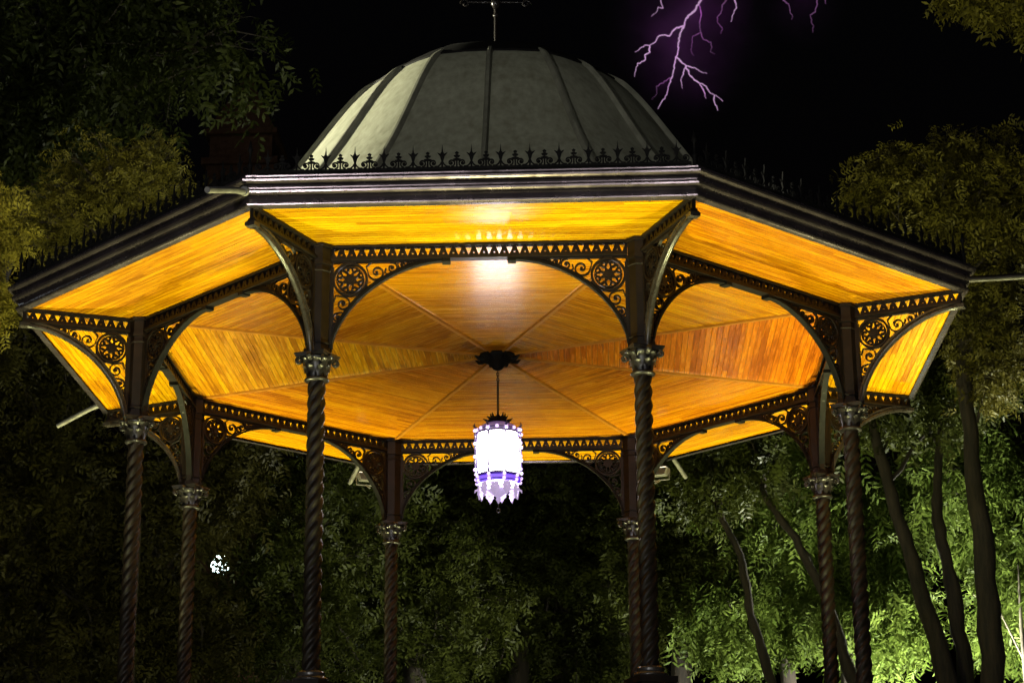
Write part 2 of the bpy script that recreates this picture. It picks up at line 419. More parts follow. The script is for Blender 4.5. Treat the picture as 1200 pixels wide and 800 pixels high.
# ---- spandrel bracket: x from the post outwards, z down from the frieze
def spiral_pts(cx,cz,r,turns,a0,sgn=1,n=26,r1=.18):
    return [(cx+r*(1-(1-r1)*t)*math.cos(a0+sgn*turns*2*PI*t),cz+r*(1-(1-r1)*t)*math.sin(a0+sgn*turns*2*PI*t)) for t in np.linspace(0,1,n)]
def arch(L,D,t,e=1.8):
    a=t*PI/2
    return (L-L*max(math.cos(a),0)**(2/e), -D+ (D-.01)*max(math.sin(a),0)**(2/e))
def spandrel(L,D):
    """scrollwork mesh, rim mesh"""
    b=MB(); W=.032
    A=[arch(L,D,t) for t in np.linspace(0,1,40)]
    b.bar([(0.008,0),(0.008,-D)],.05,.016); b.bar([(0,-.008),(L,-.008)],.05,.016)
    mr=.158*L/1.08; mx_,mz=mr+.026,-mr-.026
    ring=lambda cx,cz,r,n=30:[(cx+r*math.cos(2*PI*k/n),cz+r*math.sin(2*PI*k/n)) for k in range(n)]
    b.bar(ring(mx_,mz,mr),.05,.022,True); b.bar(ring(mx_,mz,mr-.028),W,.008,True)
    b.bar(ring(mx_,mz,.036,16),.04,.024,True); b.prism(ring(mx_,mz,.026,12),-.026,.026)
    for k in range(8):
        a=2*PI*k/8; ca,sa=math.cos(a),math.sin(a)
        pt=[]
        for t in np.linspace(0,1,13):
            u=.04+(mr-.07)*math.sin(PI*t*.999)**.7 if False else .04+(mr-.075)*(1-abs(2*t-1)); v=.030*math.sin(2*PI*t)
            pt.append((mx_+u*ca-v*sa,mz+u*sa+v*ca))
        b.bar(pt,W,.013)
        a+=PI/8
        b.bar(ring(mx_+(mr-.055)*math.cos(a),mz+(mr-.055)*math.sin(a),.024,10),W,.011,True)
    def inside(x,z):
        # room between top bar and arch
        return z
    def archz(x):
        q=max(0,min(1,(L-x)/L)); s_=max(0,1-q**1.8)**(1/1.8)
        return -D+(D-.01)*s_
    # scrolls getting smaller towards the tip
    x=mx_+mr+.015; flip=1
    while x<L*.93:
        zlow=archz(x+.02); h=-zlow
        r=min(h*.36,.085)
        if r<.013: break
        cx=x+r*.95; zl=archz(cx); cz=zl*.5 if flip>0 else zl*.52
        r=min(r,-zl*.40)
        b.bar(spiral_pts(cx,cz,r,1.35,PI if flip>0 else PI*.6,flip),W,.014)
        b.bar([(cx-r,cz),(cx-r*1.2,cz+flip*r*.7),(cx-r*.6,cz+flip*r*1.25)],W,.012)
        b.bar([(cx+r*.2,cz-r),(cx+r*.9,cz-r*.9),(cx+r*1.5,cz-r*.2)],W,.012)
        b.prism(ring(cx,cz,min(.014,r*.35),8),-W/2,W/2)
        x=cx+r*1.05; flip=-flip
    # scrolls down along the post
    def archx(z):
        s_=max(0,min(1,(z+D)/(D-.01))); q=max(0,1-s_**1.8)**(1/1.8)
        return L-L*q
    z=mz-mr-.01
    while z>-D*.93:
        w=archx(z-.04)
        r=min(w*.40,.075)
        if r<.012: break
        cz=z-r; w=archx(cz); cx=.012+(w-.012)*.5
        r=min(r,(w-.012)*.42)
        b.bar(spiral_pts(cx,cz,r,1.35,PI/2,flip),W,.014)
        b.bar([(cx,cz+r),(cx+flip*r*.9,cz+r*1.15),(cx+flip*r*1.2,cz+r*.3)],W,.012)
        b.prism(ring(cx,cz,min(.014,r*.35),8),-W/2,W/2)
        z=cz-r*1.1; flip=-flip
    # leaf filling the corner between ring and arch
    qx,qz=mx_+mr*.72,mz-mr*.72; 
    b.bar([(qx-.01,qz),(qx+.03,qz+.01),(qx+.05,qz+.05)],W,.014); b.bar([(qx,qz-.005),(qx-.01,qz-.05),(qx-.05,qz-.06)],W,.014)
    rim=MB()
    rim.bar(A,.066,.022); 
    Ai=[(p[0]-.008,p[1]+.022) for p in A[2:-3]]
    rim.bar(Ai,.05,.012)
    rim.box(L-.02,L+.06,-.05,.05,-.035,-.001)
    return b,rim
sb,rb=spandrel(1.08,.93)
zt=HC-FH-.017
SP=sb.build('spandrel',IRON,BS); rb.build('arch_rim',BLACK,SP)
# the same bracket mirrored for the other end
def mirror(mb):
    q=MB(); q.v=[(-x,y,z) for x,y,z in mb.v]; q.f=[list(reversed(f)) for f in mb.f]; q.m=mb.m[:]; q.sm=mb.sm[:]; return q
SP2=mirror(sb).build('spandrel',IRON,BS); mirror(rb).build('arch_rim',BLACK,SP2)
def onface(a,x): 
    d=dirv(a); r=(math.cos(a),math.sin(a)); return (AC*d[0]+x*r[0],AC*d[1]+x*r[1],zt)
for i,a in enumerate(FANG):
    if i==0:
        SP.location=onface(a,-HALF+PX); SP2.location=onface(a,HALF-PX)
    else:
        copy_part(SP,BS,onface(a,-HALF+PX),a); copy_part(SP2,BS,onface(a,HALF-PX),a)
# ---- radial brackets carrying the eaves
LR=RE-RC-.13
fb=frieze(.12,RE-RC-.02,HC+.002); 
sb2,rb2=spandrel(LR-.06,.98)
RB=fb.build('eave_bracket',IRON,BS)
s2=sb2.build('spandrel',IRON,RB,(.12,0,zt))
rm=MB()
A=[arch(LR-.06,.98,t) for t in np.linspace(0,1,40)]
rm.tube([(p[0],0,p[1]-.012) for p in A],.030,8); rm.bar([(p[0]-.012,p[1]+.02) for p in A[1:-2]],.07,.02)
rm.box(LR-.08,LR+.02,-.05,.05,-.04,-.002)
rm.build('bracket_pipe',IRONG,RB,(.12,0,zt))
RB.location=(RC*dirv(CANG[0])[0],RC*dirv(CANG[0])[1],0); RB.rotation_euler.z=CANG[0]-PI/2
for a in CANG[1:]: copy_part(RB,BS,(RC*dirv(a)[0],RC*dirv(a)[1],0),a-PI/2)

# ---- eaves moulding / gutter
def half_round(z0,z1,o,bulge,n=7): return [(o+bulge*math.sin(PI*t)**.7,z0+(z1-z0)*(.5-.5*math.cos(PI*t))) for t in np.linspace(0,1,n)]
PR=[(-.03,-.028)]+half_round(-.028,.018,.02,.03)+[(.02,.05),(.035,.07)]+half_round(.075,.135,.045,.045)+[(.05,.15),(.06,.165)]+half_round(.17,.235,.08,.055)+[(.085,.255),(.08,.262),(.02,.262)]
b=MB(); vs=[]
for sgn in (-1,1):
    for (o,z) in PR: r=AE+o; vs.append((sgn*(r*T-.0015),-r,HC+z))
n=len(PR)
b.add(vs,[(i,i+1,n+i+1,n+i) for i in range(n-1)]+[tuple(range(n)),tuple(reversed(range(n,2*n)))])
e0=b.build('eave_moulding',GUT,BS)
b=MB()                      # sleeve over each corner mitre
pr=[(o+.008,z) for o,z in PR[1:-1]]; m=len(pr); vs=[]
for sgn in (-1,0,1):
    for (o,z) in pr:
        r=AE+o
        if sgn==0: vs.append((0,-r/math.cos(R_(22.5)),HC+z))
        else:
            # a point a little way along the neighbouring side
            u=r*T-.10; th=sgn*R_(22.5); x,y=-sgn*u,-r
            vs.append((x*math.cos(th)-y*math.sin(th),x*math.sin(th)+y*math.cos(th),HC+z))
b.add(vs,[(k*m+i,k*m+i+1,(k+1)*m+i+1,(k+1)*m+i) for k in (0,1) for i in range(m-1)])
k0=b.build('corner_sleeve',GUT,BS,rz=CANG[0])
for i in range(1,8): copy_part(e0,BS,rz=FANG[i]); copy_part(k0,BS,rz=CANG[i])

# ---- cresting
def cresting(half):
    b=MB(); z0=.0
    b.box(-half,half,-.012,.012,.02,.045); b.box(-half,half,-.018,.018,-.005,.01)
    n=int(round(2*half/.27)); st=2*half/n
    for i in range(n*3):
        x=-half+(i+.5)*st/3; b.box(x-.006,x+.006,-.008,.008,.008,.022)
    for i in range(n):
        x=-half+(i+.5)*st
        # fleur spear on a trumpet stem
        stem=[(x-.009,.04),(x+.009,.04),(x+.008,.10),(x+.022,.155),(x+.045,.178),(x+.020,.172),(x+.014,.185),(x+.006,.20),(x+.004,.235),(x,.262),(x-.004,.235),(x-.006,.20),(x-.014,.185),(x-.020,.172),(x-.045,.178),(x-.022,.155),(x-.008,.10)]
        b.prism([(x-.009,.04),(x+.009,.04),(x+.008,.10),(x-.008,.10)],-.009,.009)
        b.prism([(x-.008,.10),(x+.008,.10),(x+.022,.155),(x+.014,.185),(x-.014,.185),(x-.022,.155)],-.009,.009)
        b.prism([(x+.016,.158),(x+.024,.156),(x+.046,.186),(x+.018,.174)],-.007,.007)
        b.prism([(x-.024,.156),(x-.016,.158),(x-.018,.174),(x-.046,.186)],-.007,.007)
        b.prism([(x-.009,.185),(x+.009,.185),(x+.004,.22),(x,.268),(x-.004,.22)],-.007,.007)
        for s in (-1,1):  # feet and volutes
            b.bar([(x+s*.006,.095),(x+s*.018,.07),(x+s*.04,.052),(x+s*.07,.05)],.014,.012)
            b.bar(spiral_pts(x+s*.082,.085,.036,1.3,-PI/2,s,22,.2),.014,.012)
            b.prism([(x+s*.082+.012*math.cos(q),.085+.012*math.sin(q)) for q in np.linspace(0,2*PI,8)[:-1]],-.007,.007)
    for i in range(n+1):
        x=-half+i*st
        if i in (0,n): continue
        b.prism([(x-.008,.04),(x+.008,.04),(x+.006,.14),(x-.006,.14)],-.008,.008)
        for (z,w) in ((.115,.036),(.148,.030),(.178,.018)):
            b.prism([(x-w,z+.006),(x-w*.5,z-.012),(x,z-.004),(x+w*.5,z-.012),(x+w,z+.006),(x+w*.45,z+.012),(x,z+.018),(x-w*.45,z+.012)],-.007,.007)
    return b
RCR=AE+.03
cr=cresting(RCR*T-.03).build('cresting',BLACK,BS,(0,-RCR,HC+.262+.012),0)
for a in FANG[1:]: copy_part(cr,BS,(RCR*dirv(a)[0],RCR*dirv(a)[1],HC+.274),a)
# corner cresting spikes
b=MB(); b.lathe([(.02,0),(.02,.1),(.03,.11),(.014,.13),(.012,.24),(.026,.26),(.02,.28),(.003,.36)],10)
ck=b.build('corner_spike',BLACK,BS)
for i,a in enumerate(CANG):
    l=(RCR/math.cos(R_(22.5))*dirv(a)[0],RCR/math.cos(R_(22.5))*dirv(a)[1],HC+.262)
    if i==0: ck.location=l
    else: copy_part(ck,BS,l)

# ---- roof, dome
oct_=lambda r,z:[(r*math.sin(a),-r*math.cos(a),z) for a in CANG]
def octloft(rings,cap=True):
    b=MB(); vs=[]
    for r,z in rings: vs+=oct_(r,z)
    fs=[(i*8+k,i*8+(k+1)%8,(i+1)*8+(k+1)%8,(i+1)*8+k) for i in range(len(rings)-1) for k in range(8)]
    if cap: fs.append(tuple((len(rings)-1)*8+k for k in range(8)))
    b.add(vs,fs); return b
RD,ZD,HD=3.12,9.45,2.76
octloft([(RE-.02,HC+.255),(RD+.12,HC+.64),(RD+.12,HC+.72)],False).build('roof_slope',DOME,BS)
DZ=[9.45,9.75,10.05,10.36,10.68,10.95,11.25,11.55,11.80,12.01,12.14,12.20]
DR=[3.12,2.95,2.70,2.46,2.24,2.06,1.86,1.63,1.36,1.0,.6,.2]
_t=np.linspace(0,11,221); _k=np.ones(25)/25
_pad=lambda v:np.concatenate([2*v[0]-v[12:0:-1],v,2*v[-1]-v[-2:-14:-1]])
_dr=np.convolve(_pad(np.interp(_t,range(12),DR)),_k,'valid'); _dz=np.convolve(_pad(np.interp(_t,range(12),DZ)),_k,'valid')
def dprof(t): # t 0..1 up the dome
    return float(np.interp(t*220,range(221),_dr)),float(np.interp(t*220,range(221),_dz))
def dnorm(t):
    r0,z0=dprof(max(t-.01,0)); r1,z1=dprof(min(t+.01,1)); return math.atan2(r0-r1,z1-z0)
MIDF=.966
def domeloft(rings):
    b=MB(); vs=[]
    for r,z in rings:
        for k in range(32):
            a=R_(22.5+11.25*k); u=(k%4)/4; f=1-(1-MIDF)*math.sin(PI*u); f=min(1,f)
            # corner at every fourth point, the face between bulging a little
            vs.append((r*f*math.sin(a),-r*f*math.cos(a),z))
    n=32
    b.add(vs,[(i*n+k,i*n+(k+1)%n,(i+1)*n+(k+1)%n,(i+1)*n+k) for i in range(len(rings)-1) for k in range(n)]+[tuple((len(rings)-1)*n+k for k in range(n))],True)
    return b
rings=[(RD+.06,HC+.70),(RD+.06,HC+.80)]+[dprof(t) for t in np.linspace(0,1,40)]
DO=domeloft(rings).build('dome',DOME,BS)
def rib(angle,mid):
    b=MB(); pts=[]
    for t in np.linspace(0,.73,52):
        r,z=dprof(t)
        if mid: r*=MIDF
        a=dnorm(t)
        pts.append((r,z,a))
    vs=[];w=.024
    for i,(r,z,a) in enumerate(pts):
        nr,nz=math.cos(a),math.sin(a)
        fd=min(1,(len(pts)-1-i)/6+.12)
        for (s,hgt) in ((-1.6,-.02),(-1.15,.025),(-.6,.05),(.6,.05),(1.15,.025),(1.6,-.02)):
            ww=w*min(1,r/.5+.3)
            vs.append((s*ww,-(r+nr*hgt*fd),z+nz*hgt*fd))
    fs=[(i*6+k,i*6+k+1,(i+1)*6+k+1,(i+1)*6+k) for i in range(len(pts)-1) for k in range(5)]
    b.add(vs,fs); return b
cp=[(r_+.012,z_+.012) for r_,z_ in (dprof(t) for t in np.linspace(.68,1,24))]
domeloft([(cp[0][0]-.03,cp[0][1]-.03)]+cp).build('dome_top_shade',BLACK,DO)  # dark shell stands in for the dome top fading into shade
pass
ra=rib(0,False).build('dome_rib',RIBM,DO,rz=CANG[0]); rb_=rib(0,True).build('dome_rib',RIBM,DO,rz=FANG[0])
for i in range(1,8): copy_part(ra,DO,rz=CANG[i]); copy_part(rb_,DO,rz=FANG[i])
zt2=ZD+HD
b=MB(); b.lathe([(.42,zt2-.08),(.44,zt2-.02),(.30,zt2+.02),(.16,zt2+.05),(.12,zt2+.12),(.15,zt2+.16),(.10,zt2+.2),(.03,zt2+.22)],20)
zw=at(582,2,CAM.y*-1).z
b.tube([(0,0,zt2+.2),(0,0,zw+1.1)],[.022,.014],8)
FI=b.build('finial',IRON,BS)
b=MB()
for a in (R_(4),R_(94)):
    c_,s_=math.cos(a),math.sin(a)
    b.tube([(-.32*c_,-.32*s_,zw),(.32*c_,.32*s_,zw)],.013,8)
    for q in (-1,1):
        pts=spiral_pts(0,0,.055,1.2,0,1,20)
        b.tube([(q*(.36+u)*c_,q*(.36+u)*s_,zw-.02+v) for u,v in pts],.011,6)
b.lathe([(.02,zw-.09),(.05,zw-.04),(.06,zw),(.05,zw+.04),(.02,zw+.09)],14)
b.lathe([(.02,zw-.2),(.035,zw-.17),(.02,zw-.14)],12)
b.build('weathervane_arm',IRONG,FI)
b=MB(); b.prism([(-.28,zw+.62),(.1,zw+.62),(.1,zw+.56),(.3,zw+.65),(.1,zw+.74),(.1,zw+.68),(-.28,zw+.68),(-.36,zw+.76),(-.36,zw+.54)],-.01,.01); b.build('weathervane_arrow',IRONG,FI)

# ---- rain spouts on five of the corners (as in the photo)
def spout(L): 
    b=MB(); b.tube([(0,.02,0),(0,-L*.3,-.05),(0,-L,-.20)],.030,10); b.tube([(0,.0,0),(0,-.03,-.002)],.046,10); return b
sp0=spout(.62).build('rain_spout',GALV,BS)
for i,(ai) in enumerate([3,4,5,7]):
    a=CANG[ai]; d=dirv(a); l=(d[0]*(RE+.1),d[1]*(RE+.1),HC+.1)
    if i==0: sp0.location=l; sp0.rotation_euler.z=a
    else: copy_part(sp0,BS,l,a)
sd=MB(); sd.tube([(0,.02,0),(0,-.3,-.03),(0,-.8,-.07)],.035,10); a=CANG[1]; d=dirv(a); sd.build('rain_spout',IRON,BS,(d[0]*(RE+.1),d[1]*(RE+.1),HC+.1),a)  # dark iron colour stands in for this spout lying unlit

# ---- floodlights clamped to the two rear columns (lit), facing the soffit
b=MB(); b.prism([(-.12,0),(.12,0),(.085,-.09),(-.085,-.09)],-.06,.06); b.bar([(-.13,-.02),(-.13,-.15),(.13,-.15),(.13,-.02)],.025,.012); b.tube([(0,0,-.15),(0,.16,-.22)],.014,6)
fl0=b.build('floodlight',GALV,BS)
b=MB(); b.box(-.105,.105,-.05,.05,.002,.012); b.build('lens',FLOOD_LIT,fl0)
for i,ai in enumerate((3,4)):
    a=CANG[ai]; d=dirv(a); s=1 if d[0]>0 else -1
    l=(d[0]*(RC+.28)+s*.25,d[1]*(RC+.28),HC-.36)
    if i==0: fl0.location=l; fl0.rotation_euler.z=a
    else: copy_part(fl0,BS,l,a)

# ---- platform below the frame: kiosk base, floor, railing
octloft([(4.75,.0),(4.75,.25),(4.6,.26),(4.6,ZF-.3),(4.7,ZF-.28),(4.78,ZF-.1),(4.78,ZF)]).build('platform',STONE,BS)
rl=MB(); hx=HALF-.21
rl.box(-hx,hx,-.04,.04,ZF+.86,ZF+.92); rl.box(-hx,hx,-.025,.025,ZF+.1,ZF+.14)
for i in range(22):
    x=-hx+(i+.5)*2*hx/22; rl.box(x-.01,x+.01,-.01,.01,ZF+.14,ZF+.86)
rr=rl.build('railing',IRON,BS,(0,-AC,0),0)
for a in FANG[1:]: copy_part(rr,BS,(AC*dirv(a)[0],AC*dirv(a)[1],0),a)

# ------------------------------------------------------------------ hanging lantern
def zax(y): return at(585,y,-CAM.y).z
ZT,ZB,ZP=zax(503),zax(557),zax(585)
LN=empty('hanging_lantern',(0,0,ZB))
tag(LN,'lit violet white glass lantern with leafy fringe hanging from the ceiling centre','lantern')
o_=lambda z:z-ZB
b=MB(); b.tube([(0,0,o_(HC-.29)),(0,0,o_(ZT+.15))],.012,8)
b.build('suspension_rod',IRON,LN)
b=MB()
for k in range(4):
    zc_=HC-.185-.032*k; pts=[]
    for q in range(14):
        t=2*PI*q/14; u=.013*math.cos(t); v=.024*math.sin(t); pts.append((u,0,o_(zc_)+v) if k%2 else (0,u,o_(zc_)+v))
    b.tube(pts,.005,5,closed=True)
b.build('chain',IRONG,LN)
b=MB()
b.lathe([(.02,o_(ZT+.17)),(.035,o_(ZT+.155)),(.04,o_(ZT+.135)),(.055,o_(ZT+.12)),(.075,o_(ZT+.105)),(.10,o_(ZT+.095)),(.13,o_(ZT+.085)),(.135,o_(ZT+.074))],24)
for k in range(8):   # upstanding leaves of the crown
    a=2*PI*k/8; c_,s_=math.cos(a),math.sin(a)
    b.tube([(.06*c_,.06*s_,o_(ZT+.10)),(.12*c_,.12*s_,o_(ZT+.105)),(.165*c_,.165*s_,o_(ZT+.13))],[.016,.018,.004],5)
    b.tube([(.04*c_,.04*s_,o_(ZT+.12)),(.075*c_,.075*s_,o_(ZT+.145)),(.085*c_,.085*s_,o_(ZT+.19))],[.015,.015,.003],5)
b.build('crown',BLACK,LN)
b=MB(); b.lathe([(.222,o_(ZB)),(.238,o_(ZB)+.1),(.245,o_((ZB+ZT)/2)),(.242,o_(ZT-.12)),(.225,o_(ZT-.055))],32)
b.build('glass_shade',GLASS_LIT,LN)
b=MB(); b.lathe([(.224,o_(ZT-.054)),(.24,o_(ZT-.045)),(.222,o_(ZT-.005)),(.18,o_(ZT+.045)),(.12,o_(ZT+.072))],32); b.build('collar',COLLAR,LN)
b=MB()   # iron frame: uprights with studs, rings
for k in range(8):
    a=2*PI*(k+.5)/8; c_,s_=math.cos(a),math.sin(a)
    b.tube([(.232*c_,.232*s_,o_(ZB-.02)),(.25*c_,.25*s_,o_(ZB)+.1),(.255*c_,.255*s_,o_((ZB+ZT)/2)),(.25*c_,.25*s_,o_(ZT-.12)),(.235*c_,.235*s_,o_(ZT-.04))],.011,5)
    b.tube([(.255*c_,.255*s_,o_(ZT)),(.285*c_,.285*s_,o_(ZT)+.02),(.27*c_,.27*s_,o_(ZT)+.055)],[.012,.012,.003],5)
for z,r in ((ZT-.05,.243),(ZB-.003,.244)):
    b.tube([(r*math.cos(2*PI*k/32),r*math.sin(2*PI*k/32),o_(z)) for k in range(32)],.012,6,closed=True)
b.build('frame',VIOLET,LN)
b=MB()
b.lathe([(.236,o_(ZB)-.002),(.246,o_(ZB)-.045),(.225,o_(ZB)-.095)],32,cap=False); b.lathe([(.224,o_(ZB)-.095),(.24,o_(ZB)-.045),(.23,o_(ZB)-.002)],32,cap=False)
b.build('glass_band',BAND_LIT,LN)
bead=MB(); bead.lathe([(.0008,-.021),(.015,-.015),(.021,0),(.015,.015),(.0008,.021)],10)
bead0=None
def bead_row(name,r,z,n,mat,ph=.5):
    global bead0
    b=MB(); b.tube([(r*math.cos(2*PI*k/32),r*math.sin(2*PI*k/32),z) for k in range(32)],.005,5,closed=True)
    o=b.build(name,mat,LN)
    for k in range(n):
        a=2*PI*(k+ph)/n; l=(r*math.cos(a),r*math.sin(a),z)
        if bead0 is None: bead0=bead.build('bead',BEAD_LIT,o,l)
        else: copy_part(bead0,o,l)
bead_row('bead_ring',.232,o_(ZT)-.01,14,VIOLET)
bead_row('bead_ring',.252,o_(ZB)-.024,9,VIOLET,.2); bead_row('bead_ring',.242,o_(ZB)-.072,9,VIOLET,.2)
for k in range(8):      # strings of beads outside the uprights
    a=2*PI*(k+.5)/8; r_=.272
    b=MB(); b.tube([(r_*math.cos(a),r_*math.sin(a),o_(ZB)+.0),(r_*math.cos(a),r_*math.sin(a),o_(ZT)+.01)],.006,5); o=b.build('bead_string',VIOLET,LN)
    for z in np.linspace(o_(ZB)+.05,o_(ZT)-.03,4): copy_part(bead0,o,(r_*math.cos(a),r_*math.sin(a),z))
rng=random.Random(5)
pend=None
for k in range(10):   # hanging glass leaves
    a=2*PI*(k+.3)/10
    if pend is None:
        b=MB(); vs=[];fs=[]
        for i in range(9):
            t=i/8; u=.016*math.sin(t*2.4)-.022*t; z=-.165*t
            wd=.046*math.sin(PI*min(1,.16+.84*t))*(1+.38*(i%2))
            vs+=[(u,-wd,z),(u+.014,0,z-.012),(u,wd,z)]
        for i in range(8):
            for j in (0,1): fs.append((i*3+j,i*3+j+1,i*3+j+4,i*3+j+3))
        b.add(vs,fs,False)
        b.tube([(.01,0,-.06),(.042,0,-.075),(.05,0,-.10)],[.012,.012,.003],5)
        pend=b.build('pendant_leaf',LEAF_LIT,LN,(.212*math.cos(a),.212*math.sin(a),-.085),a)
    else:
        copy_part(pend,LN,(.212*math.cos(a),.212*math.sin(a),-.085-.015*(k%2)),a)
b=MB(); b.lathe([(.02,-.12),(.09,-.13),(.12,-.16),(.07,-.2),(.02,-.24),(.03,-.26),(.004,-.31)],16); b.build('bottom_finial',LEAF_LIT,LN)
b=MB(); b.tube([(0,0,-.3),(0,0,-.36)],.004,5); b.tube([(.02*math.cos(q),0,-.385+.024*math.sin(q)) for q in np.linspace(0,2*PI,15)[:-1]],.005,5,closed=True); b.build('pull_ring',IRONG,LN)

# ------------------------------------------------------------------ trees
def leaf_cloud(rng,tips,per,spread,size,droop,pairs,wf=.19):
    """numpy: compound leaves (pairs of leaflets on a drooping stalk) round the twig ends"""
    tips=np.array(tips); n=len(tips)*per
    base=np.repeat(tips,per,axis=0)+rng.normal(0,1,(n,3))*np.array(spread)
    az=rng.uniform(0,2*PI,n); el=rng.uniform(-.9,.5,n)-droop
    d=np.stack([np.cos(az)*np.cos(el),np.sin(az)*np.cos(el),np.sin(el)],1)
    side=np.stack([-np.sin(az),np.cos(az),np.zeros(n)],1)
    roll=rng.uniform(-1.3,1.3,n); upv=np.cross(side,d)
    side=side*np.cos(roll)[:,None]+upv*np.sin(roll)[:,None]
    L=size*rng.uniform(.6,1.3,n)
    V=[]
    for k in range(pairs):
        t=(k+.6)/pairs
        c=base+d*(L*t)[:,None]+np.array([0,0,-1.])*(L*droop*.5*t*t)[:,None]
        ll=(L*.42*(1-.45*abs(t-.45)))[:,None]
        for s in (-1,1):
            dirn=side*s*.82+d*.5+np.array([0,0,-1.])*droop*.45+rng.normal(0,.24,(n,3))
            dirn/=np.linalg.norm(dirn,axis=1)[:,None]
            nrm=np.cross(dirn,d); wd=np.cross(nrm,dirn); wd/=np.linalg.norm(wd,axis=1)[:,None]+1e-9
            wv=wd*ll*wf
            V.append(np.stack([c,c+dirn*ll*.45+wv,c+dirn*ll,c+dirn*ll*.45-wv],1))
    V=np.concatenate(V,0).reshape(-1,3)
    return V
def mesh_quads(name,V,mat):
    nf=len(V)//4
    me=bpy.data.meshes.new(name); me.vertices.add(len(V)); me.vertices.foreach_set('co',V.ravel().astype(np.float32))
    me.loops.add(nf*4); me.loops.foreach_set('vertex_index',np.arange(nf*4,dtype=np.int32))
    me.polygons.add(nf); me.polygons.foreach_set('loop_start',np.arange(0,nf*4,4,dtype=np.int32))
    me.materials.append(mat); me.update(calc_edges=True); me.validate()
    return me
def tree(name,label,cat,trunk,crowns,leafmat,seed,group=None,nl=26,tw=5,per=6,size=.34,droop=.35,pairs=5,spread=.22,bark=BARK,wf=.17):
    """trunk: list of (Vector, radius) from the ground up; crowns: list of (centre, rx, ry, rz)"""
    rg=random.Random(seed); rng=np.random.default_rng(seed)
    base=trunk[0][0].copy(); E_=empty(name,base); tag(E_,label,cat,group)
    b=MB()
    # smooth trunk
    pts=[];rad=[]
    for i in range(len(trunk)-1):
        for t in np.linspace(0,1,7)[:(-1 if i<len(trunk)-2 else None)]:
            p=trunk[i][0].lerp(trunk[i+1][0],t); k=trunk[i][1]*(1-t)+trunk[i+1][1]*t
            pts.append(p-base+Vector((rg.uniform(-1,1),rg.uniform(-1,1),0))*k*.22); rad.append(k*rg.uniform(.86,1.16))
    rad[0]*=1.5
    b.tube(pts,rad,9)
    tips=[]
    for (c,rx,ry,rz) in crowns:
        for i in range(nl):
            while True:
                u=Vector((rg.uniform(-1,1),rg.uniform(-1,1),rg.uniform(-1,1)))
                if .35<u.length<1: break
            tgt=c+Vector((u.x*rx,u.y*ry,u.z*rz))-base
            cand=[j for j in range(len(pts)//3,len(pts)) if pts[j].z<tgt.z-.1] or [len(pts)//2]
            j=min(cand,key=lambda j:(pts[j]-tgt).length+rg.uniform(0,1.2))
            p0=pts[j]; d=(tgt-p0); L=d.length
            r0=min(rad[j]*.5,.012+.016*L)
            ps=[];rs=[]
            off=Vector((rg.uniform(-1,1),rg.uniform(-1,1),rg.uniform(0,.6)))*L*.12
            for t in np.linspace(0,1,7):
                ps.append(p0+d*t+off*math.sin(PI*t)+Vector((rg.uniform(-1,1),rg.uniform(-1,1),rg.uniform(-1,1)))*.03*L*(t>0)); rs.append(r0*(1-t)+.006)
            b.tube(ps,rs,5)
            for q in range(tw):
                t=rg.uniform(.45,1); k=t*6; i0=min(int(k),5); a=ps[i0].lerp(ps[i0+1],k-i0)
                e=a+Vector((rg.gauss(0,1)*rx,rg.gauss(0,1)*ry,rg.gauss(-.15,.8)*rz))*.17
                b.tube([a,a.lerp(e,.5)+Vector((0,0,.05)),e],[.008,.006,.003],3)
                tips.append(e); 
                if q%2: tips.append(a.lerp(e,.6))
    b.build('trunk',bark,E_)
    V=leaf_cloud(rng,tips,per,(spread,spread,spread*.8),size,droop,pairs,wf)
    me=mesh_quads('crown',V,leafmat)
    cr_=bpy.data.objects.new('crown',me); C.objects.link(cr_); cr_.parent=E_
    return E_
def gnd(px,D):
    p=at(px,700,D); return Vector((p.x,p.y,0))
def T_(px,py,D,r): return (at(px,py,D),r)
def ell(px,py,D,wpx,hpx,dep):
    s=D/FPX*1.05
    return (at(px,py,D),wpx*s,dep,hpx*s)

# left side
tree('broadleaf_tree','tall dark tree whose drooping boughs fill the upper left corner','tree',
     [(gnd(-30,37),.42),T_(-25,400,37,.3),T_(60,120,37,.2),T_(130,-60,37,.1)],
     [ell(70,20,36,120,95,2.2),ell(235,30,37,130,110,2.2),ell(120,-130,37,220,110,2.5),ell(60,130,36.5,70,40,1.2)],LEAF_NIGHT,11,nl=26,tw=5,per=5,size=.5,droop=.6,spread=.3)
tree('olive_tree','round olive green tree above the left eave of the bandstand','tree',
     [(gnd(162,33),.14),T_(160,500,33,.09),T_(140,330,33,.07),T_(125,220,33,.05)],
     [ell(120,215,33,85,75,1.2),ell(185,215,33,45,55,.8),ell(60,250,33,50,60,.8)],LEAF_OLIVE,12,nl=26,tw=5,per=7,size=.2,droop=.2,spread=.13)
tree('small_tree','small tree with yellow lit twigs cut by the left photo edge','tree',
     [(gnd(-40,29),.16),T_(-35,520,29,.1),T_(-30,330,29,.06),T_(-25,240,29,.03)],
     [ell(-18,262,29,52,42,.7),ell(-20,350,29,42,40,.6)],LEAF_YELLOW,13,nl=22,tw=5,per=8,size=.2,droop=.2,spread=.12)
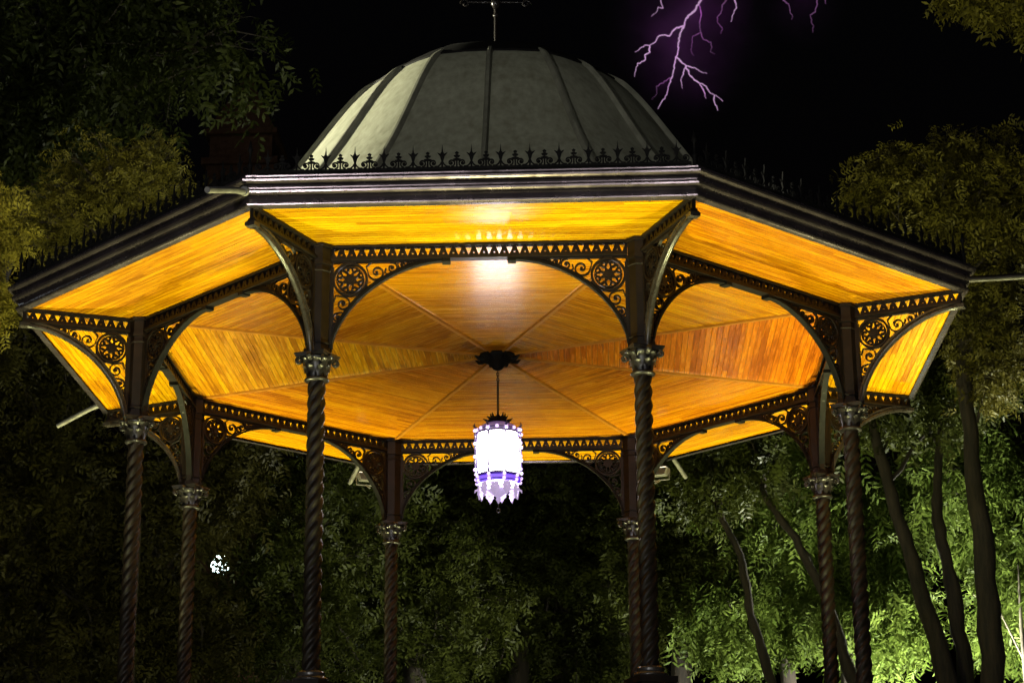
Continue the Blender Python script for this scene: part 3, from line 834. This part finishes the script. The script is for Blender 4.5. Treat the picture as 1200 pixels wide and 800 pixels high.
bg=[('broadleaf_tree','dark tree behind the far left column at the photo edge',40,36,[(20,600,120,110),(30,440,60,80),(60,760,110,60)],LEAF_BROWN),
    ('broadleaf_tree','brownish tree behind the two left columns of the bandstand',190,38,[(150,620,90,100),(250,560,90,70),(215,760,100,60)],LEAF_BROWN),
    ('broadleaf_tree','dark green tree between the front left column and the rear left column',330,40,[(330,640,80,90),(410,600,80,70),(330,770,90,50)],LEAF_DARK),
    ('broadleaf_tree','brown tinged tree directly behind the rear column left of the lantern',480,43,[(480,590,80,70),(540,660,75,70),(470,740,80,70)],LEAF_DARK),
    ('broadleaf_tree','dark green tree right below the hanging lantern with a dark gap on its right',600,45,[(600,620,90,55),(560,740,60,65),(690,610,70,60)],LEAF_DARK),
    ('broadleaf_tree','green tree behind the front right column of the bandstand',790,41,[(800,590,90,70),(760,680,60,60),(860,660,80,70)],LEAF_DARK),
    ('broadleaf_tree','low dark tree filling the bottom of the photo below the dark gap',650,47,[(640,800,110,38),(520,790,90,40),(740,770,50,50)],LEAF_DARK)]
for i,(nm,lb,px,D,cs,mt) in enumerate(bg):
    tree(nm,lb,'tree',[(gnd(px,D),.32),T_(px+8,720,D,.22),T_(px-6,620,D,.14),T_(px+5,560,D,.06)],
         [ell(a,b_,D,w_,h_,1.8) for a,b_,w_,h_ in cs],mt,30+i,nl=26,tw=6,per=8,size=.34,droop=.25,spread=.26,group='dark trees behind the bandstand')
# right side: three leaning trunks carrying the olive crown and the green foliage behind
tree('leaning_tree','thick dark leaning trunk with rough olive crown above the right eave','tree',
     [(gnd(1200,33),.22),T_(1165,800,33,.18),T_(1150,620,33,.15),T_(1130,450,33,.12),T_(1125,330,33,.08),T_(1120,240,33,.05)],
     [ell(1110,255,33,105,75,1.5),ell(1050,215,33.3,55,50,.9),ell(1170,235,33,80,80,1.2),ell(1165,380,33,50,80,1.0),ell(1008,245,33.2,36,36,.7),ell(1110,185,33.2,60,36,.9)],LEAF_OLIVE,51,nl=30,tw=5,per=7,size=.27,droop=.25,spread=.16)
tree('leaning_tree','slim leaning trunk beside the right column of the bandstand','tree',
     [(gnd(1190,34),.19),T_(1112,800,34,.15),T_(1070,660,34,.125),T_(1040,565,34,.10),T_(1015,470,34,.05)],
     [ell(1050,450,34.5,70,60,1.0)],LEAF_DARK,52,nl=16,tw=5,per=6,size=.34,droop=.4,spread=.2)
tree('leaning_tree','forked dark trunk between the two other leaning trunks','tree',
     [(gnd(1160,34.5),.17),T_(1133,800,34.5,.135),T_(1115,680,34.5,.11),T_(1098,610,34.5,.10),T_(1100,540,34.5,.065),T_(1104,460,34.5,.04)],
     [ell(1120,450,35,70,50,1.0)],LEAF_DARK,53,nl=14,tw=5,per=6,size=.34,droop=.4,spread=.2)
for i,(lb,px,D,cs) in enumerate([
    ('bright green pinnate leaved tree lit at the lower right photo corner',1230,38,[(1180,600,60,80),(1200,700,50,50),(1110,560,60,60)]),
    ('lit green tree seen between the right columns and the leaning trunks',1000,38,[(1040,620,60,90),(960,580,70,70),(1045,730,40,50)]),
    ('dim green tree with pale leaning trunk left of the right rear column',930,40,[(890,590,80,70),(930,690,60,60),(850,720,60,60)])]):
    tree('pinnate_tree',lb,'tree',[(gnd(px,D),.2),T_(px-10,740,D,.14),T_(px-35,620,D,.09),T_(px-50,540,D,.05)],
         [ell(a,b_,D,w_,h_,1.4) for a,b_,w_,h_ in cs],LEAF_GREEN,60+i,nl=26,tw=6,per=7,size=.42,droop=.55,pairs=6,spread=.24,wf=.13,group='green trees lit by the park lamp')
tree('slim_tree','slim bare forked trunk leaning left behind the rear right column','tree',
     [(gnd(1040,34.6),.14),T_(1000,800,34.6,.10),T_(968,700,34.6,.085),T_(932,630,34.6,.07),T_(898,585,34.6,.05),T_(885,540,34.6,.03)],
     [ell(880,520,34.8,60,40,.8)],LEAF_DARK,81,nl=14,tw=4,per=5,size=.34,droop=.4,spread=.2)
tree('slim_tree','slim dark trunk with a crooked fork right of the front right column','tree',
     [(gnd(930,34.6),.12),T_(905,800,34.6,.085),T_(880,720,34.6,.07),T_(868,650,34.6,.06),T_(842,600,34.6,.045),T_(830,560,34.6,.03)],
     [ell(825,545,34.8,50,40,.8)],LEAF_DARK,82,nl=14,tw=4,per=5,size=.34,droop=.4,spread=.2)
tree('overhanging_tree','olive branch tips hanging into the upper right of the sky','tree',
     [(gnd(1420,30),.35),T_(1380,300,30,.25),T_(1330,-60,30,.16),T_(1200,-120,30,.1),T_(1120,-70,30,.04)],
     [ell(1120,-30,30,65,38,.7),ell(1250,-90,30,90,60,1.0)],LEAF_OLIVE,71,nl=20,tw=5,per=6,size=.32,droop=.8,spread=.15)
# slender pale stem lit by the lamp
b=MB(); q=at(1197,735,36.5); q0=gnd(1194,36.5); 
ps=empty('sapling',q0); tag(ps,'slim pale bare stem lit by the lamp in the lower right corner','sapling')
b.tube([(0,0,0),(.03,.05,q.z*.5),tuple(q-q0),(.05,.1,q.z+1.1)],[.06,.05,.035,.012],8)
b.tube([tuple((q-q0)*.93),(-.3,.1,q.z+.25),(-.75,.1,q.z+.6)],[.02,.014,.006],6); b.tube([tuple((q-q0)*.97),(.25,0,q.z+.4),(.4,0,q.z+.9)],[.018,.012,.005],6)
b.build('stem',PALEBARK,ps)

# ------------------------------------------------------------------ brick tower far left behind
tw=at(288,190,75); TW=empty('brick_tower',(tw.x,tw.y,0)); tag(TW,'dim brown tower with a pointed roof between the left tree and the dome','tower')
brk=metal('tower brick',(.10,.046,.027),(.17,.085,.055),.9,scale=6)
zt_=tw.z; hw=1.25
b=MB(); b.box(-hw,hw,-hw,hw,0,zt_-.6); b.box(-hw-.15,hw+.15,-hw-.15,hw+.15,zt_-.6,zt_-.35); b.box(-hw+.1,hw-.1,-hw+.1,hw-.1,zt_-.35,zt_+.6); b.box(-hw-.1,hw+.1,-hw-.1,hw+.1,zt_+.6,zt_+.8)
b.build('wall',brk,TW)
b=MB(); b.add([(-hw,-hw,zt_+.802),(hw,-hw,zt_+.802),(hw,hw,zt_+.802),(-hw,hw,zt_+.802),(0,0,zt_+3.6)],[(0,1,4),(1,2,4),(2,3,4),(3,0,4),(3,2,1,0)]); b.build('roof',brk,TW)
for x in (-.55,.55):
    b=MB(); b.prism([(x-.22,zt_-2.6),(x+.22,zt_-2.6),(x+.22,zt_-1.3)]+[(x+.22*math.cos(t),zt_-1.3+.3*math.sin(t)) for t in np.linspace(0,PI,9)[1:-1]]+[(x-.22,zt_-1.3)],-hw-.02,-hw-.003)
    b.build('window',IRON,TW)

# ------------------------------------------------------------------ lamps of the park, with added fill lamps
def street_lamp(label,pos,h,r,power,col,emit=LAMP_LIT,group=None):
    E_=empty('street_lamp',(pos.x,pos.y,0)); tag(E_,label,'street lamp',group)
    b=MB(); b.lathe([(.16,0),(.16,.3),(.09,.4),(.06,1.0),(.045,h-r-.12),(.1,h-r-.05),(.1,h-r)],14); b.build('pole',IRON,E_)
    b=MB(); b.lathe([(max(.01,r*math.cos(t)),h+r*math.sin(t)) for t in np.linspace(-PI/2,PI/2,13)],20); gl=b.build('globe',emit,E_)
    b=MB(); b.lathe([(r*.5,h+r*.9),(r*.35,h+r*1.1),(.02,h+r*1.25)],14); b.build('cap',IRON,E_)
    if power:
        ld=bpy.data.lights.new('lamp_light','POINT'); ld.energy=power; ld.color=col; ld.shadow_soft_size=r
        lo=bpy.data.objects.new('lamp_light',ld); C.objects.link(lo); lo.location=(pos.x,pos.y-0,h+r*1.6+.0); lo.location.z=h+r+.12
        lo.parent=None
    return E_
def spot(loc,target,power,col,size,soft=.12,blend=.5,name='fill_beam'):
    ld=bpy.data.lights.new(name,'SPOT'); ld.energy=power; ld.color=col; ld.spot_size=R_(size); ld.spot_blend=blend; ld.shadow_soft_size=soft
    lo=bpy.data.objects.new(name,ld); C.objects.link(lo); lo.location=loc
    lo.rotation_euler=(Vector(target)-Vector(loc)).to_track_quat('-Z','Y').to_euler()
    return lo
q=at(1130,960,36.0); street_lamp('park lamp below the green leaves in the lower right',q,q.z,.22,0,(.92,1.0,.72))
spot(q+Vector((0,.1,.35)),at(1060,540,41),8200,(1.0,1.0,.80),165,.2,.35,'lamp_light')
for lb,x,D,pw in (('added fill lamp behind the hanging lantern',600,40,850),('added fill lamp behind the left columns',270,34.5,750),('added fill lamp behind the front right column',862,38.6,1100)):  # fill lamps put in below view to brighten the rear trees
    q=at(x,850,D); street_lamp(lb,q,3.6,.16,0,(1,.98,.7))
    spot((q.x,q.y+.1,3.9),at(x,600,D+6),pw*.17,(1,1.0,.6),150,.15,.6,'lamp_light')
q=at(259,662,46); street_lamp('bluish white lamp glinting through the leaves between the left columns',q,q.z,.22,160,(.8,1,.95))
for lb,q,pw in (('lamp on the lawn left of the viewpoint facing the bandstand',Vector((-5.2,-25,0)),4300),('lamp on the lawn right of the viewpoint facing the bandstand',Vector((3.6,-26,0)),1500)):
    street_lamp(lb,q,4.6,.25,pw,(1,.97,.93))
LM=Vector((-15,1.6,0)); street_lamp('tall lamp mast left of the bandstand with heads turned to dome and trees',LM,12.4,.3,0,(1,.93,.62))
spot((LM.x+.2,LM.y,12.9),(0,0,11.5),31000,(1,.96,.70),31,.3,.5,'lamp_light')
spot((LM.x+.1,LM.y+.2,12.9),at(60,240,31),2900,(1,.93,.55),46,.3,.9,'lamp_light')

# ------------------------------------------------------------------ added uplights, unseen, on the ground round the bandstand
UP=None
WARM=(1,.98,.42)
for i,a in enumerate(FANG):
    d=dirv(a); rr_=8.6; l=(d[0]*rr_,d[1]*rr_,0)
    if UP is None:
        UP=empty('added_ground_flood',l,a); tag(UP,'added squat ground floodlight aimed up at the bandstand soffit','floodlight','added floodlights on the ground round the bandstand')
        b=MB(); b.box(-.2,.2,-.12,.12,.006,.04); b.prism([(-.16,.06),(.16,.06),(.2,.26),(-.2,.26)],-.09,.09); b.build('housing',IRON,UP)
        b=MB(); b.box(-.18,.18,-.075,.075,.262,.27); b.build('lens',FLOOD_LIT,UP)
    else:
        copy_part(UP,None,l,a)
    spot((l[0],l[1],.34),(d[0]*4.6,d[1]*4.6,HC),130,WARM,62)
# unseen lights added along the railing to brighten ceiling and soffit
RL=None
RP=[1.5,1.0,1.75,1.3,1.2,1.35,1.5,1.15]
for i,a in enumerate(FANG):
    d=dirv(a); rr_=4.5; l=(d[0]*rr_,d[1]*rr_,ZF+.83)
    if RL is None:
        RL=empty('added_rail_light',(l[0],l[1],ZF+.78),a); tag(RL,'small added uplight at the bandstand railing','uplight','added uplights along the bandstand railing')
        b=MB(); b.box(-.25,.25,-.05,.05,-.08,.02); b.box(-.02,.02,.05,.5,-.04,-.02); b.build('housing',IRON,RL)
        b=MB(); b.box(-.23,.23,-.04,.04,.022,.028); b.build('lens',FLOOD_LIT,RL)
    else: copy_part(RL,None,(l[0],l[1],ZF+.78),a)
    spot(l,(d[0]*6.5,d[1]*6.5,HC),1350*RP[i],WARM,138,.08,1.0)


# ------------------------------------------------------------------ lightning
DL=420
def bolt_pts(px,rg,j):
    out=[]
    for i in range(len(px)-1):
        a,b_=px[i],px[i+1]; n=max(2,int(math.dist(a,b_)/9))
        for k in range(n):
            t=k/n; jj=j if (k or i) else 0
            out.append((a[0]+(b_[0]-a[0])*t+rg.uniform(-jj,jj),a[1]+(b_[1]-a[1])*t+rg.uniform(-jj,jj)))
    out.append(px[-1]); return [(700+x/4.286,y/4.286) for x,y in out]
main=[(560,-70),(520,0),(490,50),(445,95),(435,130),(415,165),(408,215),(405,255),(395,290),(385,345),(375,385),(360,430),(345,485),(325,510),(305,548)]
brs=[([(435,130),(390,145),(360,180),(315,178),(290,215),(262,230),(240,230),(190,262)],1.5,0),([(262,230),(262,265),(240,275),(238,305),(205,320),(192,355),(187,385)],1.3,0),
 ([(396,285),(445,332),(490,340),(520,362),(550,370)],1.3,0),([(445,332),(430,375),(418,410),(428,445)],1.0,0),([(445,335),(465,380),(505,415),(545,435),(570,470),(605,485),(630,510)],1.3,0),
 ([(588,483),(588,515),(605,555)],1.2,0),([(515,425),(535,460),(545,495)],.9,0),([(510,20),(525,75),(515,120),(520,165),(480,185),(475,230),(470,260),(485,280)],.9,1),
 ([(520,165),(530,200),(570,215),(575,235),(565,260),(590,272)],.9,1),([(310,-60),(320,0),(328,40),(305,40),(295,65),(272,82)],1.1,0),
 ([(690,-60),(650,0),(630,25),(622,70),(600,85),(605,115),(628,140),(620,170)],1.2,1),([(680,-60),(690,0),(698,40),(680,75),(672,110)],1.4,0),([(375,385),(345,405),(300,435),(297,475),(275,500)],.7,1)]
rg=random.Random(3)
LB=empty('lightning_bolt',at(770,128,DL)); tag(LB,'pinkish violet forked lightning bolt in the black sky right of the dome','lightning')
def bolt(name,px,wpx,mat,parent,dep):
    P=bolt_pts(px,rg,3.2); b=MB(); n=len(P); r=wpx*DL/FPX/2
    pts=[at(x,y,DL+dep*math.sin(i*.35))-parent.location for i,(x,y) in enumerate(P)]
    b.tube(pts,[r*(1.25-.95*i/n)*rg.uniform(.8,1.2) for i in range(n)],6); return b.build(name,mat,parent)
bolt('main_channel',main,2.4,BOLT,LB,6)
for px,wd,k in brs: bolt('branch',px,wd*1.25,BOLT2 if k else BOLT,LB,5)
LB2=empty('lightning_bolt',at(950,36,DL)); tag(LB2,'two faint short violet lightning strands at the top edge of the sky','lightning')
for px in ([(920,-60),(935,0),(965,30),(970,65),(982,85),(975,100)],[(1110,-60),(1105,0),(1095,60),(1070,75),(1075,110),(1085,130),(1083,165)],[(1140,-60),(1145,0),(1147,20)]):
    bolt('branch',px,1.6,BOLT2,LB2,4)
# the cloud the flash lights from within
cc=at(806,20,DL)
def cloud_mesh(rx,rz): 
    b=MB(); b.lathe([(max(.02,rx*math.cos(t)),rz*math.sin(t)) for t in np.linspace(-PI/2,PI/2,25)],36); return b
vm=bpy.data.materials.new('storm cloud vapour'); vm.use_nodes=True; nt=vm.node_tree; nt.nodes.remove(nt.nodes['Principled BSDF'])
pv=nt.nodes.new('ShaderNodeVolumePrincipled'); pv.inputs['Color'].default_value=(.9,.85,.95,1); tcv=nt.nodes.new('ShaderNodeTexCoord')
def vmath(op,a,b=None):
    x=nt.nodes.new('ShaderNodeMath'); x.operation=op; x.use_clamp=False
    for i,q in enumerate((a,b)):
        if q is None: continue
        if isinstance(q,(int,float)): x.inputs[i].default_value=q
        else: nt.links.new(q,x.inputs[i])
    return x.outputs[0]
vo=nt.nodes.new('ShaderNodeVectorMath'); vo.operation='SUBTRACT'; nt.links.new(tcv.outputs['Generated'],vo.inputs[0]); vo.inputs[1].default_value=(.5,.5,.5)
vl=nt.nodes.new('ShaderNodeVectorMath'); vl.operation='LENGTH'; nt.links.new(vo.outputs[0],vl.inputs[0])
vn=nt.nodes.new('ShaderNodeTexNoise'); vn.inputs['Scale'].default_value=.16; vn.inputs['Detail'].default_value=3; nt.links.new(tcv.outputs['Object'],vn.inputs['Vector'])
fall=vmath('MAXIMUM',vmath('SUBTRACT',1.0,vmath('MULTIPLY',vl.outputs['Value'],2.0)),0.0)
nt.links.new(vmath('MULTIPLY',vmath('MULTIPLY',vmath('POWER',fall,1.3),vmath('MAXIMUM',vmath('SUBTRACT',vn.outputs[0],.22),0.0)),.05),pv.inputs['Density'])
nt.links.new(pv.outputs[0],nt.nodes['Material Output'].inputs['Volume'])
cl=cloud_mesh(19,25).build('storm_cloud',vm,None,cc); tag(cl,'thin cloud lit violet round the main lightning bolt','cloud',kind='stuff')
cl=cloud_mesh(10,11).build('storm_cloud',vm,None,at(943,2,DL)); tag(cl,'small violet cloud wisp round the faint lightning strands at the top edge','cloud',kind='stuff')
for (x,y,e) in ((815,12,1.0),(793,55,1.0),(775,100,.5),(822,105,.6),(770,40,.5),(848,15,.6),(940,-2,.3)):
    ld=bpy.data.lights.new('flash','POINT'); ld.energy=e*330; ld.color=(.62,.06,.72); ld.shadow_soft_size=2.0
    lo=bpy.data.objects.new('flash',ld); C.objects.link(lo); lo.location=at(x,y,DL+4)

# ------------------------------------------------------------------ night sky and moonlight
w=bpy.data.worlds.new('World'); S.world=w; w.use_nodes=True; nt=w.node_tree
bgn=nt.nodes['Background']; sky=nt.nodes.new('ShaderNodeTexSky'); sky.sky_type='NISHITA'; sky.sun_disc=False
sky.sun_elevation=R_(-4); sky.sun_rotation=R_(160)
nt.links.new(sky.outputs[0],bgn.inputs['Color']); bgn.inputs['Strength'].default_value=.05
sl=bpy.data.lights.new('moonlight','SUN'); sl.energy=.06; sl.angle=R_(.5); sl.color=(1,1,.88)
so=bpy.data.objects.new('moonlight',sl); C.objects.link(so); so.rotation_euler=(R_(79),0,R_(-42))
S.render.engine='CYCLES'
vs_=S.view_settings; S.display_settings.display_device='sRGB'; vs_.view_transform='Standard'; vs_.look='None'; vs_.exposure=0; vs_.gamma=1; vs_.use_curve_mapping=False
S.render.resolution_x=1024; S.render.resolution_y=682
S.cycles.volume_step_rate=1.0; S.cycles.max_bounces=6; S.cycles.sample_clamp_indirect=3; S.cycles.volume_bounces=0
